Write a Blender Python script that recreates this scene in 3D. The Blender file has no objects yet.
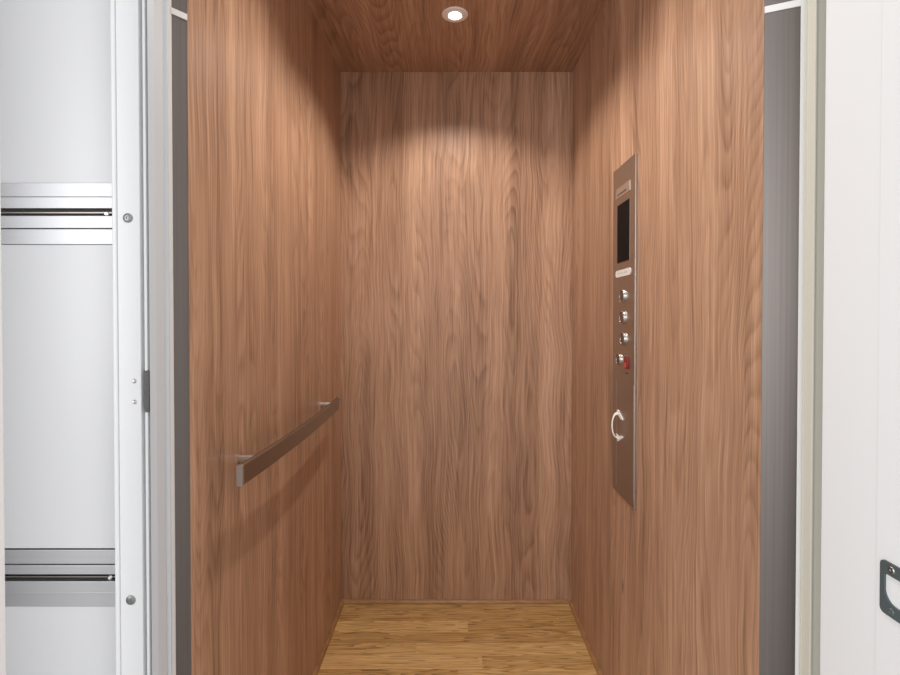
import bpy, bmesh, math, random
from mathutils import Vector, Matrix
random.seed(7)
S = bpy.context.scene
COL = S.collection
PI = math.pi

# ------------------------------------------------------------------ materials
def mat(name):
    m = bpy.data.materials.new(name); m.use_nodes = True
    nt = m.node_tree; b = nt.nodes['Principled BSDF']
    return m, nt, b

class G:
    """small node-graph helper"""
    def __init__(s, nt): s.nt = nt; s.N = nt.nodes; s.L = nt.links
    def put(s, sock, v):
        if isinstance(v, bpy.types.NodeSocket): s.L.new(v, sock)
        else: sock.default_value = v
    def m(s, op, a, b=0.0, c=None, clamp=False):
        n = s.N.new('ShaderNodeMath'); n.operation = op; n.use_clamp = clamp
        s.put(n.inputs[0], a); s.put(n.inputs[1], b)
        if c is not None: s.put(n.inputs[2], c)
        return n.outputs[0]
    def xyz(s, x, y, z):
        n = s.N.new('ShaderNodeCombineXYZ')
        s.put(n.inputs[0], x); s.put(n.inputs[1], y); s.put(n.inputs[2], z)
        return n.outputs[0]
    def noise(s, vec, scale=1.0, detail=2.0, rough=.5, dist=0.0):
        n = s.N.new('ShaderNodeTexNoise')
        s.put(n.inputs['Vector'], vec); n.inputs['Scale'].default_value = scale
        n.inputs['Detail'].default_value = detail; n.inputs['Roughness'].default_value = rough
        n.inputs['Distortion'].default_value = dist
        return n.outputs[0]
    def ramp(s, f, stops):
        n = s.N.new('ShaderNodeValToRGB'); s.put(n.inputs[0], f)
        e = n.color_ramp.elements
        while len(e) < len(stops): e.new(.5)
        for k, (p, c) in enumerate(stops):
            e[k].position = p; e[k].color = (c[0], c[1], c[2], 1)
        return n.outputs[0]
    def mix(s, f, a, b, mode='MIX'):
        n = s.N.new('ShaderNodeMix'); n.data_type = 'RGBA'; n.blend_type = mode
        s.put(n.inputs[0], f)
        for k, v in ((6, a), (7, b)):
            s.put(n.inputs[k], v if isinstance(v, bpy.types.NodeSocket) else (v[0], v[1], v[2], 1))
        return n.outputs[2]
    def coords(s):
        t = s.N.new('ShaderNodeTexCoord'); x = s.N.new('ShaderNodeSeparateXYZ')
        s.L.new(t.outputs['Object'], x.inputs[0]); return x.outputs[0], x.outputs[1], x.outputs[2]

def walnut(name, u_axis, v_axis, seed, knot=None):
    """plain-sliced walnut laminate, grain along v"""
    m, nt, b = mat(name); g = G(nt); ax = g.coords()
    u, v = ax[u_axis], ax[v_axis]
    wob = g.noise(g.xyz(g.m('MULTIPLY', u, 3.0), g.m('MULTIPLY', v, 2.2), seed), 1, 2)
    uw = g.m('ADD', u, g.m('MULTIPLY', g.m('SUBTRACT', wob, .5), .055))
    # broad flitch bands
    band = g.noise(g.xyz(g.m('MULTIPLY', uw, 9.5), g.m('MULTIPLY', v, .25), seed + 3.1), 1, 3, .6)
    # cathedral contours
    fld = g.noise(g.xyz(g.m('MULTIPLY', uw, 4.4), g.m('MULTIPLY', v, .42), seed + 7.7), 1, 1.6, .45)
    fine = g.noise(g.xyz(g.m('MULTIPLY', uw, 34.0), g.m('MULTIPLY', v, 7.0), seed + 1.3), 1, 2)
    ph = g.m('ADD', g.m('MULTIPLY', fld, 62.0), g.m('MULTIPLY', fine, .9))
    saw = g.m('FRACT', ph)
    ring = g.m('MULTIPLY', g.m('POWER', saw, 2.2), g.m('MULTIPLY', g.m('SUBTRACT', 1.0, saw), 5.0, clamp=True))
    mask = g.noise(g.xyz(g.m('MULTIPLY', u, 7.0), g.m('MULTIPLY', v, 1.0), seed + 11.0), 1, 2)
    mask = g.m('MULTIPLY', g.m('SUBTRACT', mask, .30), 3.0, clamp=True)
    # straight fibre
    fib = g.noise(g.xyz(g.m('MULTIPLY', uw, 150.0), g.m('MULTIPLY', v, 3.0), seed + 5.0), 1, 3, .65)
    mid = g.noise(g.xyz(g.m('MULTIPLY', uw, 28.0), g.m('MULTIPLY', v, .8), seed + 21.0), 1, 3, .6)
    t = g.m('ADD', g.m('MULTIPLY', g.m('SUBTRACT', band, .5), 1.0), .5)
    t = g.m('ADD', t, g.m('MULTIPLY', g.m('SUBTRACT', mid, .5), .62))
    t = g.m('ADD', t, g.m('MULTIPLY', g.m('SUBTRACT', fib, .5), 1.25))
    t = g.m('SUBTRACT', t, g.m('MULTIPLY', g.m('MULTIPLY', ring, mask), .42))
    t = g.m('ADD', t, .10)
    c = g.ramp(t, [(.10, WD), (.50, WM), (.92, WL)])
    # short dark pores
    por = g.noise(g.xyz(g.m('MULTIPLY', u, 300.0), g.m('MULTIPLY', v, 12.0), seed + 9.0), 1, 1)
    por = g.m('MULTIPLY', g.m('SUBTRACT', por, .62), 4.0, clamp=True)
    c = g.mix(g.m('MULTIPLY', por, .55), c, (WD[0]*.75, WD[1]*.75, WD[2]*.75))
    if knot:
        ku, kv = knot
        du = g.m('DIVIDE', g.m('SUBTRACT', u, ku), .007); dv = g.m('DIVIDE', g.m('SUBTRACT', v, kv), .026)
        d = g.m('SQRT', g.m('ADD', g.m('MULTIPLY', du, du), g.m('MULTIPLY', dv, dv)))
        k = g.m('MULTIPLY', g.m('SUBTRACT', 1.0, d), 1.3, clamp=True)
        c = g.mix(k, c, (.10, .05, .03))
    g.L.new(c, b.inputs['Base Color'])
    b.inputs['Roughness'].default_value = .42
    b.inputs['Specular IOR Level'].default_value = .35
    return m
WD = (.195, .105, .061); WM = (.405, .232, .144); WL = (.60, .375, .245)

def oak():
    m, nt, b = mat('oak_boards'); g = G(nt); x, y, z = g.coords()
    a = nt.nodes.new('ShaderNodeAttribute'); a.attribute_name = 'board'
    sp = nt.nodes.new('ShaderNodeSeparateColor'); nt.links.new(a.outputs['Color'], sp.inputs[0])
    tone, sd = sp.outputs[0], g.m('MULTIPLY', sp.outputs[1], 40.0)
    fld = g.noise(g.xyz(g.m('MULTIPLY', x, 1.5), g.m('MULTIPLY', y, 22.0), sd), 1, 2, .5)
    ring = g.m('POWER', g.m('FRACT', g.m('MULTIPLY', fld, 15.0)), 2.2)
    fib = g.noise(g.xyz(g.m('MULTIPLY', x, 6.0), g.m('MULTIPLY', y, 210.0), sd), 1, 3, .65)
    por = g.noise(g.xyz(g.m('MULTIPLY', x, 16.0), g.m('MULTIPLY', y, 330.0), sd), 1, 1)
    por = g.m('MULTIPLY', g.m('SUBTRACT', por, .58), 4.0, clamp=True)
    t = g.m('ADD', g.m('MULTIPLY', tone, .55), g.m('MULTIPLY', fib, .55))
    t = g.m('SUBTRACT', t, g.m('MULTIPLY', ring, .42))
    c = g.ramp(t, [(.05, (.17, .080, .026)), (.40, (.50, .292, .105)), (.80, (.80, .54, .235))])
    c = g.mix(g.m('MULTIPLY', por, .75), c, (.10, .045, .015))
    g.L.new(c, b.inputs['Base Color'])
    b.inputs['Roughness'].default_value = .33
    b.inputs['Specular IOR Level'].default_value = .4
    return m

def oak_strip():
    m, nt, b = mat('oak_moulding'); g = G(nt); x, y, z = g.coords()
    n = g.noise(g.xyz(g.m('MULTIPLY', x, 24.0), g.m('MULTIPLY', y, 24.0), g.m('MULTIPLY', z, 160.0)), 1, 3)
    c = g.ramp(n, [(.2, (.24, .115, .042)), (.8, (.45, .25, .105))])
    g.L.new(c, b.inputs['Base Color']); b.inputs['Roughness'].default_value = .4
    return m

def paint(name, col, rough=.45, var=.03):
    m, nt, b = mat(name); g = G(nt); x, y, z = g.coords()
    n = g.noise(g.xyz(g.m('MULTIPLY', x, 9.0), g.m('MULTIPLY', y, 9.0), g.m('MULTIPLY', z, 3.0)), 1, 3)
    c = g.ramp(n, [(.2, tuple(k*(1-var) for k in col)), (.8, col)])
    g.L.new(c, b.inputs['Base Color']); b.inputs['Roughness'].default_value = rough
    b.inputs['Specular IOR Level'].default_value = .35
    return m

def metal(name, col, rough=.32, axis='v', streak=.12, aniso=.0):
    """brushed metal; brush lines run along z ('v'), x ('x') or none"""
    m, nt, b = mat(name); g = G(nt); x, y, z = g.coords()
    sc = {'v': (330., 330., 1.5), 'x': (2.0, 160., 520.), 'y': (160., 2.0, 420.), 'n': (60., 60., 60.)}[axis]
    n = g.noise(g.xyz(g.m('MULTIPLY', x, sc[0]), g.m('MULTIPLY', y, sc[1]), g.m('MULTIPLY', z, sc[2])), 1, 3, .6)
    c = g.ramp(n, [(.2, tuple(k*(1-streak) for k in col)), (.8, tuple(min(1, k*(1+streak)) for k in col))])
    g.L.new(c, b.inputs['Base Color'])
    b.inputs['Metallic'].default_value = 1
    g.L.new(g.m('ADD', rough - .06, g.m('MULTIPLY', n, .12)), b.inputs['Roughness'])
    return m

def plain(name, col, rough=.4, emit=0.0):
    m, nt, b = mat(name); g = G(nt); x, y, z = g.coords()
    n = g.noise(g.xyz(g.m('MULTIPLY', x, 60.), g.m('MULTIPLY', y, 60.), g.m('MULTIPLY', z, 60.)), 1, 2)
    c = g.ramp(n, [(.2, tuple(k*.95 for k in col)), (.8, col)])
    g.L.new(c, b.inputs['Base Color']); b.inputs['Roughness'].default_value = rough
    if emit:
        b.inputs['Emission Color'].default_value = (1, .97, .93, 1)
        b.inputs['Emission Strength'].default_value = emit
    return m

M = {
    'wl': walnut('walnut_left', 1, 2, 2.0), 'wr': walnut('walnut_right', 1, 2, 31.0, knot=(1.419, .378)),
    'wb': walnut('walnut_back', 0, 2, 57.0), 'wc': walnut('walnut_ceiling', 0, 1, 83.0),
    'oak': oak(), 'oaks': oak_strip(),
    'white': paint('white_gloss_paint', (.775, .795, .805), .38, .01), 'white_cool': paint('white_powder_coat', (.77, .775, .78), .38, .01),
    'reveal': paint('reveal_shade_grey', (.62, .655, .685), .4, .01), 'white_lit': paint('white_paint_lit', (.90, .92, .94), .4, .01),  # reveal has its shade, left jamb its extra light, in the colour
    'edgep': paint('pale_edge_trim', (.86, .85, .83), .4, .01),
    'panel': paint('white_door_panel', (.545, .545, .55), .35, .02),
    'stone': paint('pale_stone_floor', (.50, .50, .50), .5, .08),
    'wall': paint('wall_emulsion', (.78, .775, .76), .7), 'olive': paint('shaded_channel_steel', (.62, .61, .53), .4),  # olive: shade and reflected wood put into the channel's colour
    'shaft': paint('shaft_board', (.10, .09, .085), .9),
    'alu': metal('brushed_aluminium', (.45, .45, .46), .52, 'x', .05),
    'steel': metal('dark_brushed_stainless', (.200, .178, .166), .38, 'v', .14),
    'edge': metal('bright_steel_edge', (.85, .83, .81), .35, 'n', .03),
    'rail': metal('handrail_stainless', (.33, .30, .28), .30, 'y', .08),
    'satin': metal('satin_steel', (.62, .60, .58), .30, 'n', .04),
    'plate': metal('panel_stainless', (.47, .425, .385), .34, 'v', .07),
    'chrome': metal('polished_chrome', (.72, .71, .70), .26, 'n', .02),
    'btn': metal('button_steel', (.26, .23, .21), .4, 'n', .04),
    'grey_screw': metal('grey_screw', (.30, .30, .30), .4, 'n', .2),
    'iron': paint('dark_grey_plated_steel', (.095, .120, .125), .32, .35),
    'black': plain('black_screen', (.008, .005, .004), .7), 'slot': plain('slot_shade', (.05, .05, .048), .6),  # slot: shade of the gap between the rails as a near-black colour
    'latch': plain('dark_latch_plate', (.10, .10, .10), .45),
    'label': metal('pale_metal_label', (.68, .61, .57), .45, 'n', .04),
    'ink': plain('dark_print', (.06, .045, .04), .6), 'pill': plain('white_plastic', (.78, .74, .70), .45),
    'inkgrey': plain('grey_print', (.40, .35, .32), .6),
    'red': plain('red_switch_plastic', (.24, .016, .010), .35), 'redlight': plain('pale_red_legend', (.46, .07, .045), .4),
    'lens': plain('lit_lens', (.9, .9, .88), .4, 9.0), 'ring': paint('pale_nickel_ring', (.92, .86, .82), .25),
    'mortise': paint('mortise_wood', (.70, .71, .72), .6),
}

M['black'].node_tree.nodes['Principled BSDF'].inputs['Specular IOR Level'].default_value = .12

# ------------------------------------------------------------------ geometry
def add_box(bm, x0, x1, y0, y1, z0, z1, bev=0.0, seg=2):
    t = bmesh.new()
    bmesh.ops.create_cube(t, size=1)
    for v in t.verts:
        v.co = Vector(((x0+x1)/2 + v.co.x*(x1-x0), (y0+y1)/2 + v.co.y*(y1-y0), (z0+z1)/2 + v.co.z*(z1-z0)))
    if bev: bmesh.ops.bevel(t, geom=t.edges[:], offset=bev, segments=seg, affect='EDGES', profile=.5)
    join(bm, t)

def join(bm, t, mtx=None):
    if mtx is not None: bmesh.ops.transform(t, matrix=mtx, verts=t.verts)
    me = bpy.data.meshes.new('t'); t.to_mesh(me); t.free(); bm.from_mesh(me); bpy.data.meshes.remove(me)

def add_prism(bm, pts, z0, z1, mtx=None, bev=0.0):
    """polygon in xy extruded z0..z1"""
    t = bmesh.new()
    lo = [t.verts.new((x, y, z0)) for x, y in pts]; hi = [t.verts.new((x, y, z1)) for x, y in pts]
    n = len(pts)
    t.faces.new(lo[::-1]); t.faces.new(hi)
    for i in range(n): t.faces.new((lo[i], lo[(i+1) % n], hi[(i+1) % n], hi[i]))
    bmesh.ops.recalc_face_normals(t, faces=t.faces)
    if bev: bmesh.ops.bevel(t, geom=t.edges[:], offset=bev, segments=2, affect='EDGES', profile=.5)
    join(bm, t, mtx)

def add_lathe(bm, prof, mtx, n=40):
    """prof: (radius, height) turned about local z"""
    t = bmesh.new(); rings = []
    for r, h in prof:
        if r < 1e-6: rings.append([t.verts.new((0, 0, h))])
        else: rings.append([t.verts.new((r*math.cos(2*PI*k/n), r*math.sin(2*PI*k/n), h)) for k in range(n)])
    for a, b in zip(rings, rings[1:]):
        for k in range(n):
            q = [a[k % len(a)], a[(k+1) % len(a)], b[(k+1) % len(b)], b[k % len(b)]]
            q = [v for i, v in enumerate(q) if v not in q[:i]]
            if len(q) > 2: t.faces.new(q)
    bmesh.ops.recalc_face_normals(t, faces=t.faces)
    join(bm, t, mtx)

def add_sweep(bm, path, sections):
    """path: points; sections: per point list of world offsets (same count)"""
    t = bmesh.new(); rr = []
    for p, s in zip(path, sections): rr.append([t.verts.new(Vector(p)+Vector(o)) for o in s])
    k = len(rr[0])
    for a, b in zip(rr, rr[1:]):
        for i in range(k): t.faces.new((a[i], a[(i+1) % k], b[(i+1) % k], b[i]))
    t.faces.new(rr[0][::-1]); t.faces.new(rr[-1])
    bmesh.ops.recalc_face_normals(t, faces=t.faces)
    join(bm, t)

def rrect(w, h, r, n=6, cx=0, cy=0):
    pts = []
    for sx, sy, a0 in ((1, 1, 0), (-1, 1, 90), (-1, -1, 180), (1, -1, 270)):
        for k in range(n+1):
            a = math.radians(a0 + 90*k/n)
            pts.append((cx + sx*(w/2-r) + r*math.cos(a), cy + sy*(h/2-r) + r*math.sin(a)))
    return pts

def obj(name, bm, m, parent=None, smooth=False, kind=None, label=None, cat=None, group=None):
    me = bpy.data.meshes.new(name); bm.to_mesh(me); bm.free()
    me.materials.append(M[m])
    if smooth:
        for p in me.polygons: p.use_smooth = True
        e = me.attributes.new('sharp_edge', 'BOOLEAN', 'EDGE')
        b2 = bmesh.new(); b2.from_mesh(me); b2.edges.ensure_lookup_table()
        for ed in b2.edges:
            if len(ed.link_faces) == 2 and ed.calc_face_angle(0) > .7: e.data[ed.index].value = True
        b2.free()
    o = bpy.data.objects.new(name, me); COL.objects.link(o)
    if parent is not None:
        o.parent = parent; o.matrix_parent_inverse = Matrix.Translation(-parent.location)
    for k, v in (('kind', kind), ('label', label), ('category', cat), ('group', group)):
        if v: o[k] = v
    return o

def thing(name, label, cat, loc, group=None, kind=None):
    o = bpy.data.objects.new(name, None); COL.objects.link(o)
    o.location = loc; o.empty_display_size = .05
    o['label'] = label; o['category'] = cat
    if group: o['group'] = group
    if kind: o['kind'] = kind
    return o
def B(*boxes, bev=0.0):
    bm = bmesh.new()
    for b in boxes: add_box(bm, *b, bev=bev)
    return bm

# ------------------------------------------------------------------ cabin shell
XL, XR, YB, H = -.439, .474, 2.036, 2.0895
YL, YR = .8607, .7885                       # front edges of the two side walls
ST = 'structure'
obj('wall_left', B((XL-.022, XL, YL, YB+.02, -.03, H+.02)), 'wl', kind=ST,
    label='left lift cabin wall of orange-brown walnut veneer behind the handrail', cat='wall')
obj('wall_right', B((XR, XR+.022, YR, YB+.02, -.03, H+.02)), 'wr', kind=ST,
    label='right lift cabin wall of pinkish walnut veneer behind the control panel', cat='wall')
obj('wall_back', B((XL, XR, YB, YB+.02, -.03, H+.02)), 'wb', kind=ST,
    label='back lift cabin wall of vertical walnut veneer with a light scallop', cat='wall')
obj('ceiling', B((XL, XR, YR, YB, H, H+.02)), 'wc', kind=ST,
    label='dark walnut veneer ceiling of the lift cabin around the downlight', cat='ceiling')

def boards(name, x0, x1, y0, y1, ztop, joints, edge0, w, label):
    bm = bmesh.new(); lay = None
    tones = []
    r = random.Random(5)
    k0 = math.floor((y0-edge0)/w); k1 = math.ceil((y1-edge0)/w)
    for k in range(k0, k1):
        a, b = max(y0, edge0+k*w), min(y1, edge0+(k+1)*w)
        if b-a < .002: continue
        xs = joints.get(k)
        if xs is None:
            xs = []; x = x0 + r.uniform(.15, .9)
            while x < x1-.1: xs.append(x); x += r.uniform(.5, 1.0)
        cuts = [x0]+xs+[x1]
        for i, (c, d) in enumerate(zip(cuts, cuts[1:])):
            n0 = len(bm.verts)
            add_box(bm, c, d, a, b, ztop-.018, ztop, bev=.0007, seg=1)
            tones.append((len(bm.verts)-n0, TONES.get((k, i), r.uniform(.5, .85)), r.random()))
    o = obj(name, bm, 'oak', kind=ST, label=label, cat='floor')
    at = o.data.attributes.new('board', 'FLOAT_COLOR', 'POINT'); i = 0
    for n, t, s in tones:
        for _ in range(n): at.data[i].color = (t, s, 0, 1); i += 1
    return o
TONES = {(5, 0): .50, (4, 0): .58, (3, 0): .88, (3, 1): .50, (2, 0): .55, (1, 0): .78, (1, 1): .86, (0, 0): .95, (0, 1): .62}
FZ = -.0105
EDGE, BW = 1.650, .0655
boards('floor', XL, XR, .775, YB, FZ, {0: [.10], 1: [-.123], 2: [], 3: [.058], 4: [], 5: [.25], -1: [.02], -2: [-.2]}, EDGE, BW,
       'honey oak strip floor inside the lift cabin')

def quarter(bm, axis, p, q, fixed, sgn, h=.013, d=.012):
    prof = [(0, 0), (d, 0)] + [(d*math.cos(a), h*.25 + h*.75*math.sin(a)) for a in [PI/2*k/5 for k in range(6)]] + [(0, h)]
    path, sec = [], []
    for t in (p, q):
        if axis == 'y': path.append((fixed, t, FZ)); sec.append([(sgn*a, 0, b) for a, b in prof])
        else: path.append((t, fixed, FZ)); sec.append([(0, sgn*a, b) for a, b in prof])
    add_sweep(bm, path, sec)
for nm, ax, p, q, f, s, lb in (('baseboard_left', 'y', YL+.01, YB, XL, 1, 'thin oak shoe moulding along the left cabin wall'),
                               ('baseboard_right', 'y', YR+.01, YB, XR, -1, 'thin oak shoe moulding along the right cabin wall'),
                               ('baseboard_back', 'x', XL, XR, YB, -1, 'thin oak shoe moulding along the back cabin wall')):
    bm = bmesh.new(); quarter(bm, ax, p, q, f, s)
    obj(nm, bm, 'oaks', kind=ST, label=lb, cat='skirting')

# steel returns at the front edges of the side walls
def steel_return(name, A, Bp, zs, label):
    ax, ay = A; bx, by = Bp
    bm = bmesh.new()
    add_prism(bm, [(ax, ay), (bx, by), (bx, by+.03), (ax, ay+.03)], 0, H+.02)
    t = obj(name, bm, 'steel', kind=ST, label=label, cat='steel trim')
    d = Vector((bx-ax, by-ay, 0)).normalized(); n = Vector((d.y, -d.x, 0))
    if n.y > 0: n = -n
    # bright folded edge
    bm = bmesh.new()
    c = Vector((bx, by, 0)); e = c + d*.0060
    f = [(c+n*.001), (e+n*.001), (e+Vector((0, .03, 0))), (c+Vector((0, .03, 0)))]
    add_prism(bm, [(p.x, p.y) for p in f], 0, H+.02)
    obj('folded_edge', bm, 'edgep', t, label='bright folded steel edge')
    bm = bmesh.new()  # thin pale strip laid across the steel face
    a0 = Vector((ax, ay, 0))
    f = [a0, c, c+n*.0015, a0+n*.0015]
    add_prism(bm, [(p.x, p.y) for p in f], zs-.0050, zs+.0050)
    obj('pale_strip', bm, 'edgep', t, label='pale strip across the steel near the ceiling')
    return t
steel_return('trim_1', (XL-.0005, YL-.0005), (-.4557, .8405), 1.621, 'dark brushed steel return at the front of the left cabin wall')
steel_return('trim_2', (XR+.0005, YR-.0005), (.5172, .7690), 1.5900, 'dark brushed steel return at the front of the right cabin wall')

# ------------------------------------------------------------------ downlight
def downlight(x, y, label):
    t = thing('ceiling_downlight', label, 'light', (x, y, H))
    F = Matrix.Translation((x, y, H)) @ Matrix.Rotation(PI, 4, 'X')     # local +z points down
    bm = bmesh.new()
    add_lathe(bm, [(.030, 0), (.0415, 0), (.0415, .0015), (.0385, .0040), (.0325, .0045), (.030, .0035), (.030, 0)], F, 56)
    obj('trim_ring', bm, 'ring', t, True)
    bm = bmesh.new()
    add_lathe(bm, [(.0205, .001), (.030, .001), (.0300, .0050), (.0282, .0062), (.0245, .0058), (.0205, .0040), (.0205, .001)], F, 56)
    obj('gimbal_ring', bm, 'ring', t, True)
    bm = bmesh.new()
    add_lathe(bm, [(.0205, .001), (.0205, .0040), (.016, .0052), (.009, .0058), (0, .006)], F, 48)
    obj('lens', bm, 'lens', t, True, label='glowing white lens')
    return t
DL = (.0096, 1.6525)
downlight(*DL, 'small round lit recessed downlight with nickel ring in the walnut ceiling')

# ------------------------------------------------------------------ handrail
hr = thing('handrail', 'flat bowed brown steel handrail on two short posts, on the left wall', 'handrail', (XL, 1.38, .832))
HY0, HY1, HZ0, HZ1, HX = .945, 1.765, .8120, .8520, -.3905
def hx(y):
    t = (y-HY0)/(HY1-HY0); return HX + .011*4*t*(1-t) - .001
def rail_run(y0, y1, n, grow=0.0):
    path, sec = [], []
    for i in range(n+1):
        y = y0+(y1-y0)*i/n
        path.append((hx(y), y, (HZ0+HZ1)/2))
        sec.append([(a, 0, b) for a, b in rrect(.0115+grow, HZ1-HZ0+grow, .0045, 4)])
    bm = bmesh.new(); add_sweep(bm, path, sec); return bm
obj('bar', rail_run(HY0+.006, HY1-.006, 28), 'rail', hr, True)
for a, b in ((HY0, HY0+.006), (HY1-.006, HY1)):
    obj('end_cap', rail_run(a, b, 2, .0004), 'satin', hr, True, label='pale satin end cap')
for y in (1.0577, 1.728):
    w = hx(y)-.004-XL
    F = Matrix.Translation((XL, y, .8325)) @ Matrix.Rotation(PI/2, 4, 'Y')
    bm = bmesh.new()
    add_lathe(bm, [(0, 0), (.0085, 0), (.0085, w), (0, w)], F, 28)
    obj('standoff', bm, 'satin', hr, True, label='pale satin standoff post')

# ------------------------------------------------------------------ control panel (on the right wall)
PX = XR - .0055                                # front face
cp = thing('control_panel', 'tall narrow brushed steel lift control panel with buttons and screen, on the right wall', 'control panel', (XR, 1.4065, 1.0865))
Y0, Y1, Z0, Z1 = 1.320, 1.501, .629, 1.545
obj('faceplate', B((PX, XR, Y0, Y1, Z0, Z1), bev=.0007), 'plate', cp)
# local frame for pieces on the plate: (a, b, out) -> (y, z, -x)
FP = Matrix(((0, 0, -1, PX), (-1, 0, 0, 0), (0, 1, 0, 0), (0, 0, 0, 1)))   # a = -y
def onplate(pts_yz, out0, out1, bev=0.0):
    bm = bmesh.new(); add_prism(bm, [(-y, z) for y, z in pts_yz], out0, out1, FP, bev); return bm
def rect_yz(y0, y1, z0, z1, r=.001): return rrect(y1-y0, z1-z0, r, 5, (y0+y1)/2, (z0+z1)/2)
lp = obj('name_plate', onplate(rect_yz(1.359, 1.4725, 1.4590, 1.4870, .0015), 0, .0012), 'label', cp, label='pale metal name plate')
bm = bmesh.new(); r = random.Random(3); y = 1.458
for wd in (.009, .007, .008, .006, .008, .009, .006, .008):   # worn, unreadable lettering
    for s in ((0, .0015, 0, .0055), (wd-.0035, wd-.002, .0005, .0055), (0, wd-.002, .002, .0035)):
        add_prism(bm, [(-(y-s[0]), 1.4655+s[2]), (-(y-s[1]), 1.4655+s[2]), (-(y-s[1]), 1.4655+s[3]), (-(y-s[0]), 1.4655+s[3])], .0012, .0015, FP)
    y -= wd+.0016
obj('lettering', bm, 'ink', lp)
sb = obj('display_frame', onplate(rect_yz(1.3595, 1.4612, 1.2755, 1.4400, .001), 0, .0008), 'btn', cp)
obj('display_screen', onplate(rect_yz(1.3615, 1.4592, 1.2775, 1.4380, .001), .0008, .0012), 'black', cp, label='black display screen')
pl = obj('emergency_light', onplate(rect_yz(1.3500, 1.4700, 1.2370, 1.2560, .009), 0, .0022), 'pill', cp, label='white rounded plaque')
bm = bmesh.new(); y = 1.448
for k in range(6):
    add_prism(bm, [(-y, 1.2440), (-(y-.0035), 1.2440), (-(y-.0035), 1.2490), (-y, 1.2490)], .0022, .0024, FP); y -= .0135
obj('lettering', bm, 'inkgrey', pl)
for (y, z, rr) in ((1.4075, 1.1826, .0178), (1.4075, 1.1244, .0178), (1.402, 1.0662, .0172), (1.4365, 1.0077, .0160)):
    F = FP @ Matrix.Translation((-y, z, 0))
    bm = bmesh.new()
    add_lathe(bm, [(rr-.0012, .0), (rr, 0), (rr, .0056), (rr-.0012, .0062), (rr-.0012, .0)], F, 40)
    bz = obj('push_button', bm, 'chrome', cp, True)
    bm = bmesh.new()
    add_lathe(bm, [(rr-.0013, 0), (rr-.0013, .0052), (rr*.5, .0054), (0, .0054)], F, 36)
    obj('button_cap', bm, 'btn', bz, True)
sw = obj('emergency_switch', onplate(rect_yz(1.3650, 1.3930, .9870, 1.0190, .006), 0, .0045, .0008), 'red', cp, True, label='red rocker switch')
obj('rocker', onplate(rect_yz(1.3690, 1.3890, .9890, 1.0030, .004), .0045, .0075, .0008), 'redlight', sw, True)
obj('engraved_mark', onplate(rect_yz(1.3690, 1.3870, .9735, .9765, .0005), 0, .0003), 'ink', cp)
pd = obj('phone_door', onplate(rect_yz(1.3225, 1.4590, .6480, .9470, .001), 0, .0010, .0003), 'plate', cp, label='flush steel phone compartment door')
# thin brighter strip along the far edge of the phone door
obj('edge_strip', onplate(rect_yz(1.4592, 1.4615, .6480, .9470, .0005), 0, .0012), 'satin', pd)
# bow handle with flared feet
bm = bmesh.new(); path, sec = [], []
zc, hh, yh = .8210, .0345, 1.4440
for i in range(25):
    a = -PI/2 + PI*i/24
    z = zc + hh*math.sin(a)
    out = .0020 + .0165*math.cos(a)**.8 if math.cos(a) > 1e-6 else .0020
    path.append((PX-out, yh, z))
    fl = abs(math.sin(a))**5
    wy = .0036 + .008*fl; wt = .0020
    tz = Vector((math.sin(a), 0, math.cos(a)))           # tangent-ish -> normal in xz
    nx = Vector((-math.cos(a), 0, math.sin(a)))
    sec.append([tuple(nx*(wt*math.sin(q)) + Vector((0, wy*math.cos(q), 0))) for q in [2*PI*k/10 for k in range(10)]])
add_sweep(bm, path, sec)
for sg in (1, -1):      # flared feet, flat on the door
    add_prism(bm, [(-(yh+.016), zc+sg*.0260), (-(yh+.003), zc+sg*.0440), (-(yh-.004), zc+sg*.0440), (-(yh-.044), zc+sg*.0240), (-(yh-.030), zc+sg*.0225), (-(yh-.006), zc+sg*.0290)][::sg], .0010, .0036, FP)
obj('bow_handle', bm, 'edgep', pd, True, label='bright chrome bow handle')

# ------------------------------------------------------------------ sliding landing door (parked on the left)
DY = .740
d1 = thing('door_1', 'white landing door with brushed aluminium rails, left of the lift opening', 'door', (-.70, DY+.02, 0), kind=ST)
DX0, DX1 = -.98, -.4745
zs = [0.012, .705, .790, 1.228, 1.3165, 2.15]
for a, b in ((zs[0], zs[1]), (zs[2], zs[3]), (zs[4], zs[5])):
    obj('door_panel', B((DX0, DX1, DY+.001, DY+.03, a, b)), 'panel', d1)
def rail_band(rows):
    for (a, b, dy) in rows:
        obj('door_rail', B((DX0, DX1, DY-dy, DY+.03, a, b), bev=.0006), 'alu', d1, label='brushed aluminium rail')
rail_band([(1.2965, 1.3165, .0005), (1.2795, 1.2957, .003), (1.2513, 1.2690, .003), (1.2285, 1.2505, .0005)])
rail_band([(.7675, .7880, .0005), (.7535, .7667, .003), (.7275, .7435, .003), (.7055, .7267, .0005)])
for a, b in ((1.2690, 1.2795), (.7435, .7535)):
    s = obj('rail_slot', B((DX0, DX1, DY+.010, DY+.03, a, b)), 'slot', d1, label='dark slot between the rails')
    obj('slot_lip', B((DX0, DX1-.012, DY+.001, DY+.010, (a+b)/2-.0010, (a+b)/2+.0006)), 'btn', s)
    bm = bmesh.new()
    add_lathe(bm, [(0, 0), (.0036, 0), (.0036, .009), (.002, .0105), (0, .0105)], Matrix.Translation((-.4955, DY+.010, a+.0036)) @ Matrix.Rotation(PI/2, 4, 'X'), 16)
    add_lathe(bm, [(0, 0), (.0022, 0), (.0022, .008), (0, .009)], Matrix.Translation((-.4865, DY+.010, a+.005)) @ Matrix.Rotation(PI/2, 4, 'X'), 12)
    obj('slot_screw', bm, 'chrome', s, True, label='bright slot fastener')

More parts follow.
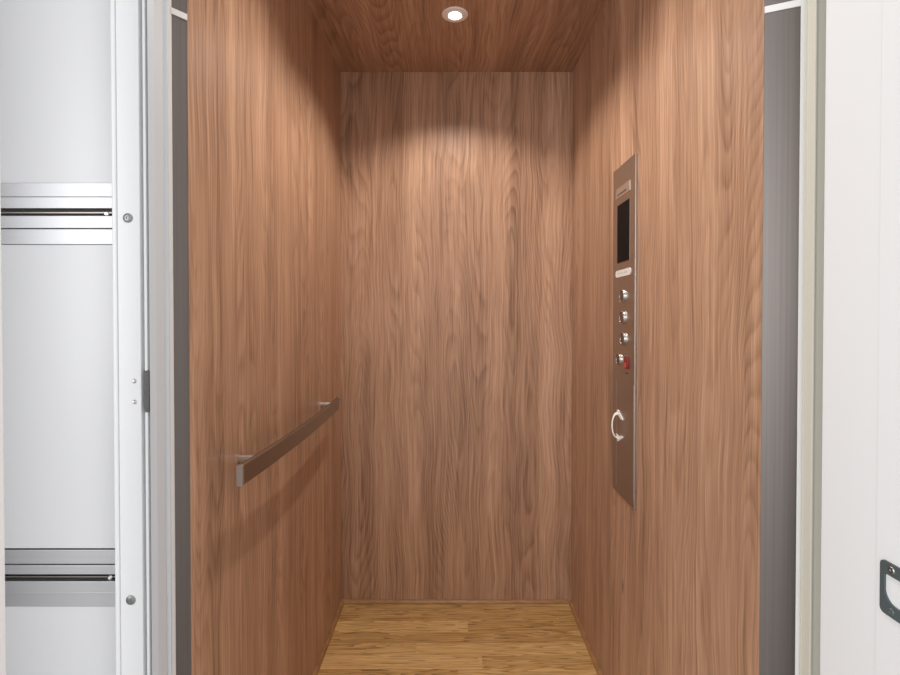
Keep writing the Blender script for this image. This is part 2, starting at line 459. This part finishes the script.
# white upright that the door closes against, with its screws and latch
PY = .720
t3 = thing('trim_3', 'white steel upright with two grey screws between landing door and lift cabin', 'door post', (-.45, PY, 0), kind=ST)
obj('upright', B((-.4670, -.4355, PY, PY+.06, 0, 2.2), bev=.0012), 'white_cool', t3)
obj('edge_bead', B((-.4742, -.4675, PY-.001, PY+.05, 0, 2.2), bev=.002), 'white_cool', t3)
obj('recess_strip', B((-.4355, -.4236, PY+.012, PY+.05, 0, 2.2)), 'white_cool', t3)
obj('centre_fin', B((-.4302, -.4268, PY+.0005, PY+.02, 0, .9905), (-.4302, -.4268, PY+.0005, PY+.02, 1.0495, 2.2)), 'white_cool', t3)
bm = bmesh.new()
add_prism(bm, [(-.4236, PY+.001), (-.4205, PY+.012), (-.4195, PY+.030), (-.4220, PY+.038), (-.4185, PY+.041), (-.4185, PY+.044), (-.4236, PY+.044)], 0, 2.2)
obj('reveal', bm, 'reveal', t3)
obj('latch_plate', B((-.4300, -.4246, PY+.0000, PY+.02, .9915, 1.0485)), 'latch', t3, label='dark grey latch plate')
for x, z in ((-.4518, 1.2624), (-.4520, .7260)):
    F = Matrix.Translation((x, PY, z)) @ Matrix.Rotation(PI/2, 4, 'X')
    bm = bmesh.new()
    add_lathe(bm, [(0, .0012), (.0012, .0012), (.0018, .0022), (.0050, .0022), (.0064, .0012), (.0066, 0), (0, 0)], F, 28)
    sc = obj('screw', bm, 'grey_screw', t3, True, label='grey round screw head')
for z in (1.0348, 1.0053):
    F = Matrix.Translation((-.4448, PY, z)) @ Matrix.Rotation(PI/2, 4, 'X')
    bm = bmesh.new()
    add_lathe(bm, [(0, .0026), (.0018, .0022), (.0030, .0006), (.0034, 0), (0, 0)], F, 20)
    obj('stud', bm, 'satin', t3, True, label='small bright stud')

# channel post on the right, shade and wood reflection put into its colour
t4 = thing('trim_4', 'steel channel post, coloured as in shade, between cabin and right door jamb', 'door post', (.51, .74, 0), kind=ST)
obj('channel', B((.5015, .5600, .7350, .7370, 0, 2.2)), 'olive', t4)
obj('channel_fin', B((.5030, .5060, .7180, .7360, 0, 2.2), bev=.0008), 'olive', t4)
obj('channel_front', B((.5060, .5600, .7230, .7350, 0, 2.2)), 'olive', t4)

# ------------------------------------------------------------------ doorway of the landing
JX = .4745
t5 = thing('trim_5', 'white painted door jamb with stop on the right of the opening', 'door jamb', (.53, .56, 0), kind=ST)
obj('jamb_board', B((JX, .56, .455, .5730, 0, 2.2), bev=.0006), 'white', t5)
obj('door_stop', B((JX+.0011, .56, .5730, .6600, 0, 2.2), bev=.0006), 'white', t5)
t6 = thing('trim_6', 'white painted door jamb at the left edge of the opening', 'door jamb', (-.52, .50, 0), kind=ST)
obj('jamb_board', B((-.545, -.4800, .455, .5500, 0, 2.2), bev=.001), 'white_lit', t6)
obj('wall_landing_left', B((-1.9, -.76, .46, .545, 0, 2.6)), 'wall', kind=ST, label='white landing wall left of the lift doorway', cat='wall')  # unseen wall, inner edge placed to limit light on the door panels
obj('wall_landing_right', B((.56, 1.7, .46, .66, 0, 2.6)), 'wall', kind=ST, label='white landing wall right of the lift doorway', cat='wall')
obj('wall_landing_top', B((-.76, .56, .46, .545, 2.2, 2.6)), 'wall', kind=ST, label='white landing wall above the lift doorway', cat='wall')
obj('floor_landing', B((-1.9, 1.7, -1.6, .770, -.04, FZ)), 'stone', kind=ST, label='pale grey landing floor in front of the lift', cat='floor')

# strike plate on the right jamb (profile in y,z; bottom corner of the hole curved)
st = thing('strike_plate', 'dark grey steel strike plate with two screws on the right white jamb', 'strike plate', (JX, .541, .829))
bm = bmesh.new()
outer = rrect(.057, .058, .006, 6, .5365, .8295)
hole = []
y0, y1, z0, z1 = .5160, .5592, .8138, .8448
def arc(cy, cz, r, a0, a1, n):
    return [(cy + r*math.cos(math.radians(a0+(a1-a0)*k/n)), cz + r*math.sin(math.radians(a0+(a1-a0)*k/n))) for k in range(n+1)]
hole = arc(y1-.003, z1-.003, .003, 0, 90, 6) + arc(y0+.003, z1-.003, .003, 90, 180, 6) + arc(y0+.014, z0+.014, .014, 180, 270, 6) + arc(y1-.014, z0+.014, .014, 270, 360, 6)
t = bmesh.new(); TH = .0022
n = len(outer)
vs = {}
for nm, pts in (('o', outer), ('h', hole)):
    for side, x in (('f', JX-TH), ('b', JX+.0008)):
        vs[nm+side] = [t.verts.new((x, y, z)) for y, z in pts]
for i in range(n):
    j = (i+1) % n
    t.faces.new((vs['of'][i], vs['of'][j], vs['hf'][j], vs['hf'][i]))
    t.faces.new((vs['of'][i], vs['of'][j], vs['ob'][j], vs['ob'][i]))
    t.faces.new((vs['hf'][i], vs['hf'][j], vs['hb'][j], vs['hb'][i]))
bmesh.ops.recalc_face_normals(t, faces=t.faces)
join(bm, t)
obj('plate', bm, 'iron', st)
for y, z in ((.5500, .8518), (.5500, .8068)):
    F = Matrix.Translation((JX-TH, y, z)) @ Matrix.Rotation(-PI/2, 4, 'Y')
    bm = bmesh.new()
    add_lathe(bm, [(0, .0004), (.0009, .0004), (.0013, .0010), (.0032, .0010), (.0040, 0), (0, 0)], F, 20)
    obj('screw', bm, 'iron' if z < .83 else 'grey_screw', st, True)

# ------------------------------------------------------------------ unseen lift shaft, added to keep world light out around the cabin
obj('wall_shaft_left', B((-1.12, -1.10, .545, 2.25, 0, 2.6)), 'shaft', kind=ST, label='dark lift shaft wall left of the cabin', cat='wall')
obj('wall_shaft_right', B((1.10, 1.12, .66, 2.25, 0, 2.6)), 'shaft', kind=ST, label='dark lift shaft wall right of the cabin', cat='wall')
obj('wall_shaft_back', B((-1.12, 1.12, 2.25, 2.27, 0, 2.6)), 'shaft', kind=ST, label='dark lift shaft wall behind the cabin', cat='wall')
obj('ceiling_shaft', B((-1.12, 1.12, .46, 2.27, 2.6, 2.62)), 'shaft', kind=ST, label='dark top of the lift shaft above the cabin', cat='ceiling')

# ------------------------------------------------------------------ light
w = bpy.data.worlds.new('daylight'); S.world = w; w.use_nodes = True
bg = w.node_tree.nodes['Background']
bg.inputs[0].default_value = (.985, .99, 1.0, 1); bg.inputs[1].default_value = 1.18

def lamp(name, kind, loc, energy, col=(1, 1, 1), target=None, **kw):
    l = bpy.data.lights.new(name, kind); l.energy = energy; l.color = col
    for k, v in kw.items(): setattr(l, k, v)
    o = bpy.data.objects.new(name, l); COL.objects.link(o); o.location = loc
    if target is not None:
        o.rotation_euler = (Vector(target)-Vector(loc)).to_track_quat('-Z', 'Y').to_euler()
    return o
lamp('downlight_lamp', 'SPOT', (DL[0], DL[1], H-.012), 20.5, (1, .93, .85), (DL[0], DL[1], 0), spot_size=math.radians(131), spot_blend=.5, shadow_soft_size=.022)
lamp('front_downlight_lamp', 'SPOT', (DL[0], 1.12, H-.012), 18, (1, .93, .86), (DL[0], 1.12, 0), spot_size=math.radians(140), spot_blend=.6, shadow_soft_size=.022)
lamp('window_light', 'AREA', (-1.5, -1.6, 1.5), 44, (.97, .98, 1), (.4, 1.2, 1.0), size=1.4)

# ------------------------------------------------------------------ camera
cd = bpy.data.cameras.new('camera'); cam = bpy.data.objects.new('camera', cd); COL.objects.link(cam)
FPX = 515.0
cd.sensor_width = 36; cd.lens = 36*FPX/900; cd.clip_start = .02
cam.location = (0, 0, 1.123)
cam.rotation_euler = (PI/2 - math.atan(.013), 0, 0)
cd.shift_x = -2/900; cd.shift_y = -(337.5-(318+FPX*.013))/900
S.camera = cam
S.view_settings.view_transform = 'Standard'; S.view_settings.look = 'None'
S.view_settings.exposure = 0; S.view_settings.gamma = 1; S.view_settings.use_curve_mapping = False
